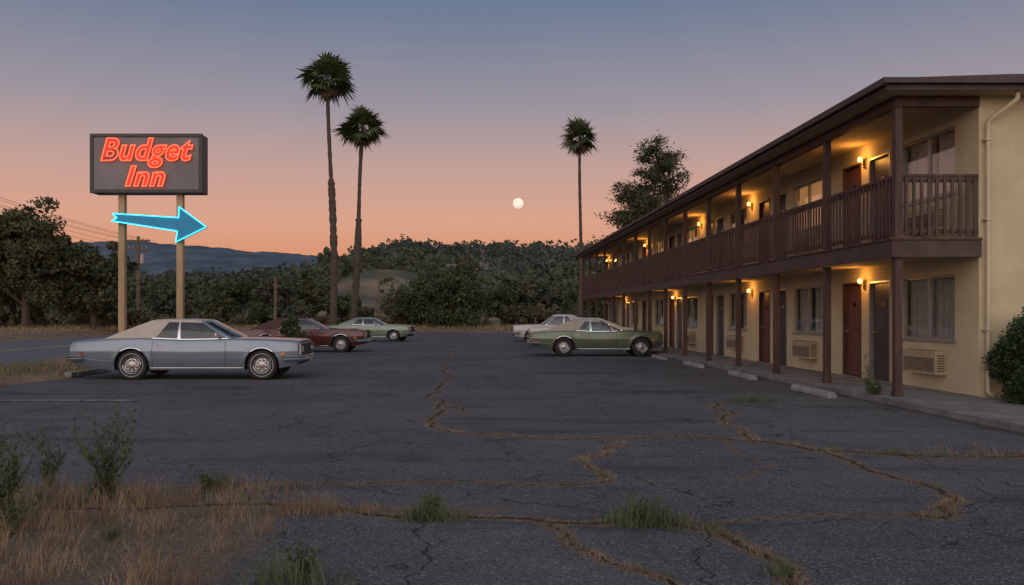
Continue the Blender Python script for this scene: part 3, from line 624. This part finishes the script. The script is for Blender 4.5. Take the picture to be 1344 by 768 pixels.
# ---------------------------------------------------------------- sign
sg=empty('motel_sign',(0,24,0)); b=MB()
for x in(-9.93,-8.27): b.box(x-.09,x+.09,-.09,.09,-.1,5.0,M['postw'])
b.obj('posts',sg,bevel=.01)
b=MB(); x0,x1,z0,z1=-10.72,-7.56,4.92,6.58
b.box(x0,x1,-.24,.24,z0,z1,M['signbox']); f=.09
for p,q,s,t_ in((x0-.01,x1+.01,z0-.01,z0+f),(x0-.01,x1+.01,z1-f,z1+.01),(x0-.01,x0+f,z0+f,z1-f),(x1-f,x1+.01,z0+f,z1-f)): b.box(p,q,-.32,-.243,s,t_,M['signbox'])
b.obj('cabinet',sg,bevel=.01)
b=MB(); b.box(x0+f+.003,x1-f-.003,-.295,-.244,z0+f+.003,z1-f-.003,M['signface']); b.obj('face',sg)
def text(s,cx,zb,wid,size):
    for nm,mt,fill,bv,yy in(('letters',M['neonrf'],'BOTH',0,-.33),('neon',M['neonr'],'NONE',.015,-.36)):
        c=bpy.data.curves.new(nm,'FONT'); c.body=s; c.size=size; c.shear=.28; c.align_x='CENTER'; c.offset=.022; c.space_character=1.1
        c.fill_mode=fill; c.bevel_depth=bv; c.bevel_resolution=2
        if fill=='BOTH': c.extrude=.02
        c.materials.append(mt); o=bpy.data.objects.new(nm,c); sc.collection.objects.link(o); o.rotation_euler=(math.pi/2,0,0); o.parent=sg
        bpy.context.view_layer.update(); sx_=wid/max(o.dimensions.x,.01); o.scale=(sx_,1,1); o.location=(cx,yy,zb)
text('Budget',-9.17,5.84,2.62,.86); text('Inn',-9.18,5.12,1.15,.76)
b=MB()
ol=[(-1.36,.14),(.52,.19),(.50,.50),(1.32,-.0),(.50,-.50),(.52,-.19),(-1.36,-.07),(-1.22,.03)]
def tr(p): return (-8.76+p[0]*math.cos(-.09)-p[1]*math.sin(-.09),4.07+p[0]*math.sin(-.09)+p[1]*math.cos(-.09))
O=[tr(p) for p in ol]; n=len(O)
V=[(x,-.26,z) for x,z in O]+[(x,-.12,z) for x,z in O]; F=[tuple(range(n)),tuple(range(2*n-1,n-1,-1))]+[(i,n+i,n+(i+1)%n,(i+1)%n) for i in range(n)]
b.add(V,F,M['arrow']); b.obj('arrow',sg)
b=MB()
P=[(x,-.285,z) for x,z in O]
for i in range(n): b.tube([P[i],P[(i+1)%n]],.018,M['neonc'],n=8)
b.obj('arrow_neon',sg,smooth=60)
# ---------------------------------------------------------------- poles and wires
M['polewood']=mat('pole_wood',(.15,.10,.065),.9,var=.3,scale=3)
def upole(name,x,y,h,arm=True,r_=.2):
    m='polewood'; e=empty(name,(x,y,0)); b=MB(); b.cyl((0,0,-.1),(0,0,h),r_,r_*.7,M[m])
    if arm:
        for z,hw in((h-.5,1.2),(h-1.3,.9)):
            b.box(-hw,hw,-.22,-.1,z,z+.14,M[m])
            for q in(-1,-.5,.5,1): b.cyl((q*hw*.92,-.16,z+.14),(q*hw*.92,-.16,z+.30),.045,.045,M['frame'],8)
        b.cyl((.4,-.1,h-2.6),(.4,-.1,h-1.7),.2,.2,M['frame'])
    b.obj('pole',e,smooth=40)
upole('utility_pole',-31.6,80,9.0); upole('utility_pole',-32,40,10.5); upole('wooden_post',-16.2,70,4.6,False,.14); upole('wooden_post',-10.8,100,6.6,False,.18)
b=MB()
for q in(-1,-.5,.5,1):
    for (dz,hw) in((-.25,1.0),) if abs(q)<1 else ((-.25,1.0),(-1.05,.75)):
        a=Vector((-31.6+q*hw,80,8.9+dz)); c=Vector((-32+q*hw,40,10.5+dz)); b.tube([a.lerp(c,t_)+Vector((0,0,-1.6*t_*(1-t_)*1.2)) for t_ in np.linspace(0,1,16)],.014,M['seam'],n=4)
b.obj('power_lines')
M['housew']=mat('house_wall',(.24,.21,.18),.9,var=.1)
for x,y,s in((27,330,.7),(48,400,.8),(34,430,.9)):
    z=float(hillz(np.array([float(x)]),np.array([float(y)]))[0]); e=empty('hillside_house',(x,y,z)); b=MB(); b.box(-5*s,5*s,-3.5*s,3.5*s,-2,3*s,M['housew'])
    b.add([(-5.4*s,-3.9*s,3*s+.01),(5.4*s,-3.9*s,3*s+.01),(5.4*s,3.9*s,3*s+.01),(-5.4*s,3.9*s,3*s+.01),(-5.4*s,0,5*s),(5.4*s,0,5*s)],[(0,1,5,4),(2,3,4,5),(0,4,3),(1,2,5),(0,3,2,1)],M['shingle'])
    for q in(-3,-.5,2.2): b.box(q*s,(q+1.2)*s,-3.56*s,-3.51*s,1*s,2.2*s,M['dark'])
    b.obj('house',e)
# ---------------------------------------------------------------- cars
def paint(name,c,metal=.35): return mat(name,c,.33,metal=metal,coat=.6,var=.05,scale=1.5)
def car(name,loc,yaw,L,W,paintm,roofm,wf,wr,cab,H=1.36,glassend=.62,ww=False,belt=.93):
    e=empty(name,loc,yaw); h=L/2; w2=W/2; R=.335; AR=.385; zc=R
    k=belt/.93
    U_=[-1,-.992,-.975,-.92,-.62,-.35,0,.28,.4,.7,.93,.98,.993,1]
    ZT_=[.70*k,.82*k,.86*k,.885*k,.935*k,.945*k,.905*k,.92*k,.93*k,.915*k,.885*k,.87*k,.845*k,.72*k]
    xf_=np.linspace(-1,1,201); zf_=np.interp(xf_,U_,ZT_); ker=np.hanning(13); ker/=ker.sum(); zs_=np.convolve(np.pad(zf_,6,'edge'),ker,'valid'); zs_=np.where(np.abs(xf_)>.9,zf_,zs_)
    def zt(x): return float(np.interp(x/h,xf_,zs_))
    def hw(x): return w2*float(np.interp(x/h,[-1,-.985,-.93,-.75,-.5,-.1,.5,.75,.93,.985,1],[.87,.92,.955,.985,1,.975,.995,.99,.97,.94,.90]))
    def zb(x): return float(np.interp(x/h,[-1,-.96,-.8,-.6,.6,.8,.96,1],[.42,.34,.27,.22,.22,.25,.32,.40]))
    def za(x):
        z=zb(x)
        for xc in(wf,wr):
            d=abs(x-xc)
            if d<=AR: z=max(z,zc+math.sqrt(max(AR*AR-d*d,0)))
        return z
    def fy(x,z):
        b0=zb(x); t=(z-b0)/max(zt(x)-.05-b0,.1); 
        v=1-.07*((t-.58)**2)/.3
        v+=.012*math.exp(-((t-.66)/.06)**2)
        for xc in(wf,wr):
            d=math.hypot(x-xc,z-zc); v+=.016*math.exp(-((d-AR)/.07)**2)
        return hw(x)*v
    xs=set(np.round(np.linspace(-h,h,130),4))
    for xc in(wf,wr):
        for q in np.linspace(-1,1,23): xs.add(round(xc+AR*math.sin(q*math.pi/2),4))
        xs.add(round(xc-AR-.002,4)); xs.add(round(xc+AR+.002,4))
    for q in(.985,.97,.95,.99): xs.add(round(h*q,4)); xs.add(round(-h*q,4))
    xs=sorted(xs); NF=14; S=[]
    for x in xs:
        b0=zb(x);a0=za(x);t0=zt(x);w_=hw(x); p=[(0,b0),(w_-.30,b0),(w_-.30,a0),(fy(x,a0)-.03,a0)]
        for i in range(NF): z=a0+(t0-.045-a0)*i/(NF-1); p.append((fy(x,z),z))
        yy=p[-1][0]; p+=[(yy-.015,t0-.018),(yy-.05,t0-.002),(yy-.12,t0+.004),(w_*.55,t0+.016),(w_*.3,t0+.022),(0,t0+.024)]
        S.append(p)
    n=len(S[0]); V=[];b=MB()
    for x,p in zip(xs,S):
        V+=[(x,q[0],q[1]) for q in p]+[(x,-q[0],q[1]) for q in p]
    Fp=[];Fu=[]
    for i in range(len(xs)-1):
        for j in range(n-1):
            a=i*2*n+j; c=(i+1)*2*n+j; (Fu if j<3 else Fp).append((a,a+1,c+1,c)); a+=n;c+=n; (Fu if j<3 else Fp).append((a,c,c+1,a+1))
    b.add(V,Fp,paintm); b.add(V,Fu,M['under'])
    for i in(0,len(xs)-1):
        base=i*2*n; ring=[base+j for j in range(n)]+[base+n+j for j in range(n-2,0,-1)]; b.add(V,[tuple(ring)],paintm)
    ob=b.obj('body',e,smooth=38)
    md=ob.modifiers.new('weld','WELD'); md.merge_threshold=.0006
    b=MB()
    def vstrip(x,zlo,zhi,m,w=.005,off=.002,lean=0):
        for sg_ in(1,-1):
            V=[];nn=12
            for i in range(nn+1):
                z=zlo+(zhi-zlo)*i/nn; xx=x+lean*i/nn
                for dx in(-w,w): V.append((xx+dx,sg_*(fy(xx,z)+off),z))
            b.add(V,[(2*i,2*i+1,2*i+3,2*i+2) for i in range(nn)],m)
    def hstrip(x0,x1,zf,m,hgt=.012,off=.006):
        for sg_ in(1,-1):
            V=[];nn=60
            for i in range(nn+1):
                x=x0+(x1-x0)*i/nn; z=zf(x) if callable(zf) else zf
                if z<za(x)+.0: z=za(x)+.004
                V+=[(x,sg_*(fy(x,z)+.0005),z-hgt),(x,sg_*(fy(x,z)+off),z),(x,sg_*(fy(x,z+hgt)+.0005),z+hgt)]
            F=[]
            for i in range(nn): F+=[(3*i,3*i+1,3*i+4,3*i+3),(3*i+1,3*i+2,3*i+5,3*i+4)]
            b.add(V,F,m)
    xa,xb,xc_,xd=cab
    d0=xa-.12; d1=xb-1.02
    vstrip(d0,.27,belt-.06,M['seam']); vstrip(d1,.27,belt-.05,M['seam']); hstrip(d1,d0,.272,M['seam'],.004,.002)
    hstrip(-h*.97,wr-AR-.03,lambda x:zb(x)+.19,M['chrome'],.006); hstrip(wr+AR+.03,wf-AR-.03,.262,M['chrome'],.014,.008); hstrip(wf+AR+.03,h*.97,lambda x:zb(x)+.19,M['chrome'],.006)
    for xc in(wf,wr):
        for sg_ in(1,-1):
            V=[]
            for i in range(25):
                a=math.pi*i/24
                for r_ in(AR-.004,AR+.008): x=xc+r_*math.cos(a); z=zc+r_*math.sin(a); V.append((x,sg_*(fy(x,z)+.004),z))
            b.add(V,[(2*i,2*i+1,2*i+3,2*i+2) for i in range(24)],M['chrome'])
    for sg_ in(1,-1):
        y=fy(d1+.2,belt-.14); b.box(d1+.09,d1+.25,sg_*y-.018,sg_*y+.018,belt-.155,belt-.125,M['chrome'])
        y=fy(h*.86,.6); b.box(h*.84,h*.88,sg_*y-.008,sg_*y+.008,.56,.61,M['amber']); y=fy(-h*.88,.6); b.box(-h*.90,-h*.86,sg_*y-.008,sg_*y+.008,.58,.63,M['tail'])
    y=-(hw(xb)-.02); b.tube([(xa-.3,y+.02,belt),(xa-.3,y-.07,belt+.07)],.008,M['chrome'],n=6); b.box(xa-.32,xa-.28,y-.14,y-.03,belt+.05,belt+.13,M['chrome'])
    for y in(-w2*.78,w2*.78):
        xs2=np.linspace(xa+.12,h*.97,30); V=[]
        for x in xs2:
            z=zt(x)+.0085; V+=[(x,y-.004,z),(x,y+.004,z)]
        b.add(V,[(2*i,2*i+1,2*i+3,2*i+2) for i in range(29)],M['seam'])
    b.obj('trim',e,smooth=40)
    # greenhouse
    ns=40; nf=24; wb=w2*.90; wr_=w2*.68; zr=H-.035
    def loop(t):
        P=[]; tt=t; wv=wb+(wr_-wb)*(tt**1.25)
        xf=xa+(xb-xa)*tt; xr=xd+(xc_-xd)*tt
        def zl(x):
            zbel=zt(x)-.005; return zbel+(zr-zbel)*tt
        bf=.16*(1-.5*tt); br=.12*(1-.5*tt)
        for i in range(ns): s=i/ns; x=xf+(xr-xf)*s; P.append((x,wv,zl(x)-.022*tt*(2*s-1)**2))
        for i in range(nf): s=i/nf; y=wv*(1-2*s); x=xr-br*(1-(1-2*s)**2); P.append((x,y,zl(x)-.022*tt+.022*tt*(1-(2*s-1)**2)))
        for i in range(ns): s=i/ns; x=xr+(xf-xr)*s; P.append((x,-wv,zl(x)-.022*tt*(2*s-1)**2))
        for i in range(nf): s=i/nf; y=-wv*(1-2*s); x=xf+bf*(1-(1-2*s)**2); P.append((x,y,zl(x)-.022*tt+.022*tt*(1-(2*s-1)**2)))
        return P
    ts=[0,.045,.2,.4,.6,.8,.91,.935,1.0]; V=[]
    for t in ts: V+=loop(t)
    NL=2*ns+2*nf; top=loop(1.0); cx=(xb+xc_)/2
    for q,dz in((.985,.010),(.95,.018),(.88,.025),(.72,.031),(.5,.036),(.2,.038)):
        V+=[(cx+(p[0]-cx)*q,p[1]*q,p[2]+dz) for p in top]
    V.append((cx,0,zr+.038)); rings=len(ts)+6; Fb=[];Fg=[];Fr=[];Fpn=[]
    ge=int(ns*glassend); gd=int(ns*.40)
    for k_ in range(rings-1):
        for i in range(NL):
            f=(k_*NL+i,k_*NL+(i+1)%NL,(k_+1)*NL+(i+1)%NL,(k_+1)*NL+i)
            if k_>=len(ts)-1: Fr.append(f); continue
            if i<ns: s=i; kind='s'
            elif i<ns+nf: s=i-ns; kind='r'
            elif i<2*ns+nf: s=ns-1-(i-ns-nf); kind='s'
            else: s=i-2*ns-nf; kind='f'
            mid=1<=k_<=5
            if kind=='s':
                if mid and 1<=s<ge: (Fb if s==gd else Fg).append(f)
                elif s<1: Fpn.append(f)
                elif s<=ge and k_ in(0,6): Fb.append(f)
                else: Fr.append(f)
            else:
                if mid and 1<=s<nf-1 and (kind=='f' or 3<=s<nf-3): Fg.append(f)
                elif kind=='f': Fpn.append(f)
                else: Fr.append(f)
    last=(rings-1)*NL
    for i in range(NL): Fr.append((last+i,last+(i+1)%NL,len(V)-1))
    b=MB(); b.add(V,Fb,M['chrome']); b.add(V,Fpn,paintm); b.add(V,Fr,roofm); b.obj('roof',e,smooth=35)
    b=MB(); b.add(V,Fg,M['cglass']); b.obj('glass',e,smooth=60)
    b=MB(); zi=belt+.035
    b.box(xd+.5,xa-.2,-wb*.9,wb*.9,zi-.01,zi,M['seat'])
    for sx in(xb-.55,xc_+.05):
        for y in(-.36,.36): b.box(sx-.08,sx+.06,y-.27,y+.27,zi-.1,zi+.15,M['seat'])
    b.box(xa-.35,xa-.2,-wb*.85,wb*.85,zi,zi+.03,M['seat'])
    b.obj('interior',e,bevel=.03)
    b=MB(); b.tube([(xa-.48+.05*math.cos(a),.36+.17*math.sin(a),zi+.03+.14*math.cos(a)) for a in np.linspace(0,6.283,20)],.012,M['seat'],n=6); b.obj('steering_wheel',e,smooth=60)
    b=MB()
    for xc in(wf,wr):
        for sg_ in(1,-1):
            c=(xc,sg_*(hw(xc)-.135),R)
            b.lathe([(.19,-.1),(.29,-.108),(.325,-.09),(.336,-.06),(.337,0),(.336,.06),(.325,.09),(.29,.108),(.23,.107),(.205,.10)],c,M['tire'],sgn=sg_,n=36)
            if ww: b.lathe([(.262,.1095),(.248,.1095)],c,M['whitewall'],sgn=sg_,n=36)
            b.lathe([(.208,.101),(.20,.108),(.19,.10)],c,M['chrome'],sgn=sg_,n=36)
            b.lathe([(.19,.10),(.175,.07),(.15,.055),(.125,.06)],c,M['rim'],sgn=sg_,n=36)
            b.lathe([(.14,.045),(.001,.04)],c,M['rimdark'],sgn=sg_,n=24)
            b.lathe([(.095,.06),(.08,.08),(.05,.085),(.045,.10),(.001,.103)],c,M['rim'],sgn=sg_,n=20)
            for q in range(8):
                a=q*math.pi/4; T4=Matrix.Translation(c)@Matrix.Rotation(a,4,'Y'); yo=.062*sg_
                b.box(.07,.15,yo-.012,yo+.012,-.027,.027,M['rim'],T4)
    b.obj('wheels',e,smooth=40)
    b=MB()
    def bumper(sx,z,hh):
        pts=[(h-.34,w2*.985+.01),(h-.12,w2*.965+.015),(h-.01,w2*.90+.02),(h+.04,w2*.72),(h+.06,w2*.35),(h+.065,0)]
        pts=pts+[(p[0],-p[1]) for p in pts[-2::-1]]; V=[];F=[]
        pr=[(0,-hh),(.028,-hh*.8),(.04,-.1*hh),(.03,hh*.1),(.035,hh*.75),(0,hh)]
        m_=len(pr)
        for i,p in enumerate(pts):
            q0=Vector(pts[max(i-1,0)]);q1=Vector(pts[min(i+1,len(pts)-1)]); d=(q1-q0).normalized(); nrm=Vector((d.y,-d.x))
            if nrm.x<0 and abs(nrm.x)>.01: nrm=-nrm
            if abs(nrm.x)<=.35 and nrm.y*p[1]<0: nrm=-nrm
            for o_,zz in pr: V.append((sx*(p[0]+nrm.x*o_),p[1]+nrm.y*o_,z+zz))
        for i in range(len(pts)-1):
            for j in range(m_): F.append((i*m_+j,i*m_+(j+1)%m_,(i+1)*m_+(j+1)%m_,(i+1)*m_+j))
        F+=[tuple(range(m_)),tuple(range((len(pts)-1)*m_,len(pts)*m_))]
        b.add(V,F,M['chrome'])
    bumper(1,.475,.065); bumper(-1,.49,.065)
    b.box(h+.0,h+.012,-w2*.86,w2*.86,.57*k,.79*k,M['under'])
    for q in range(6): z=.585*k+q*.034; b.box(h+.013,h+.022,-w2*.5,w2*.5,z,z+.008,M['chrome'])
    for (p,q,s,t_) in((-w2*.88,w2*.88,.795*k,.81*k),(-w2*.88,w2*.88,.55*k,.565*k),(-w2*.89,-w2*.87,.55*k,.81*k),(w2*.87,w2*.89,.55*k,.81*k)): b.box(h+.001,h+.03,p,q,s,t_,M['chrome'])
    for sg_ in(1,-1):
        for y in((w2*.77,w2*.58)):
            c=(h+.012,sg_*y,.68*k); b.lathe([(.088,0),(.091,.018),(.077,.024)],c,M['chrome'],axis='x',n=20); b.lathe([(.077,.018),(.04,.028),(.001,.031)],c,M['lens'],axis='x',n=20)
        b.box(-h-.012,-h-.001,min(sg_*w2*.4,sg_*w2*.8),max(sg_*w2*.4,sg_*w2*.8),.61*k,.71*k,M['tail'])
        b.box(-h-.008,-h-.0005,min(sg_*w2*.38,sg_*w2*.82),max(sg_*w2*.38,sg_*w2*.82),.595*k,.725*k,M['chrome'])
    b.box(h+.108,h+.114,-.16,.16,.40,.49,M['plate']); b.box(-h-.02,-h-.012,-.16,.16,.58,.69,M['plate'])
    b.obj('bumpers_and_lights',e,smooth=35)
    return e
silver=paint('silver_blue_paint',(.20,.235,.285),.45); maroon=paint('maroon_paint',(.075,.016,.014),.2); olive=paint('olive_green_paint',(.105,.135,.085),.3); sage=paint('sage_green_paint',(.17,.215,.165),.3); white=paint('white_paint',(.5,.49,.46),0)
vcream=mat('cream_vinyl',(.46,.40,.34),.75,var=.06,bump=.15,bscale=80); vbrown=mat('brown_vinyl',(.06,.028,.022),.7,var=.08); vtan=mat('tan_vinyl',(.36,.33,.26),.75,var=.06)
car('parked_car',(-6.42,19.72,0),math.radians(1.2),5.15,1.96,silver,vcream,1.74,-1.16,(1.05,.32,-.85,-1.8),H=1.37,glassend=.60,ww=True)
car('parked_car',(-6.7,33.5,0),math.radians(-1),5.3,1.95,maroon,vbrown,1.72,-1.2,(1.0,.25,-.9,-1.85),H=1.36,glassend=.62)
car('parked_car',(-5.5,47.2,0),math.radians(-10),4.7,1.85,sage,sage,1.5,-1.2,(.75,.1,-.85,-1.7),H=1.33,glassend=.66)
car('parked_car',(4.5,30.4,0),math.radians(-1.5),4.62,1.8,olive,vtan,1.58,-1.14,(.82,.18,-.72,-1.62),H=1.31,glassend=.62,belt=.90)
car('parked_car',(5.2,38.5,0),math.radians(178),4.9,1.85,white,white,1.5,-1.25,(.8,.1,-.8,-1.7),H=1.35)
car('parked_car',(4.9,47,0),math.radians(182),5.0,1.85,white,white,1.5,-1.25,(.8,.1,-.9,-1.8),H=1.5)
# ---------------------------------------------------------------- camera
cd_=bpy.data.cameras.new('camera'); cam=link('camera',cd_); cam.location=(0,0,1.45); cam.rotation_euler=(math.pi/2,0,0)
cd_.sensor_width=36; cd_.lens=36*1100/1344; cd_.shift_x=56/1344; cd_.shift_y=30/1344; cd_.clip_end=9000; cd_.clip_start=.05
sc.camera=cam
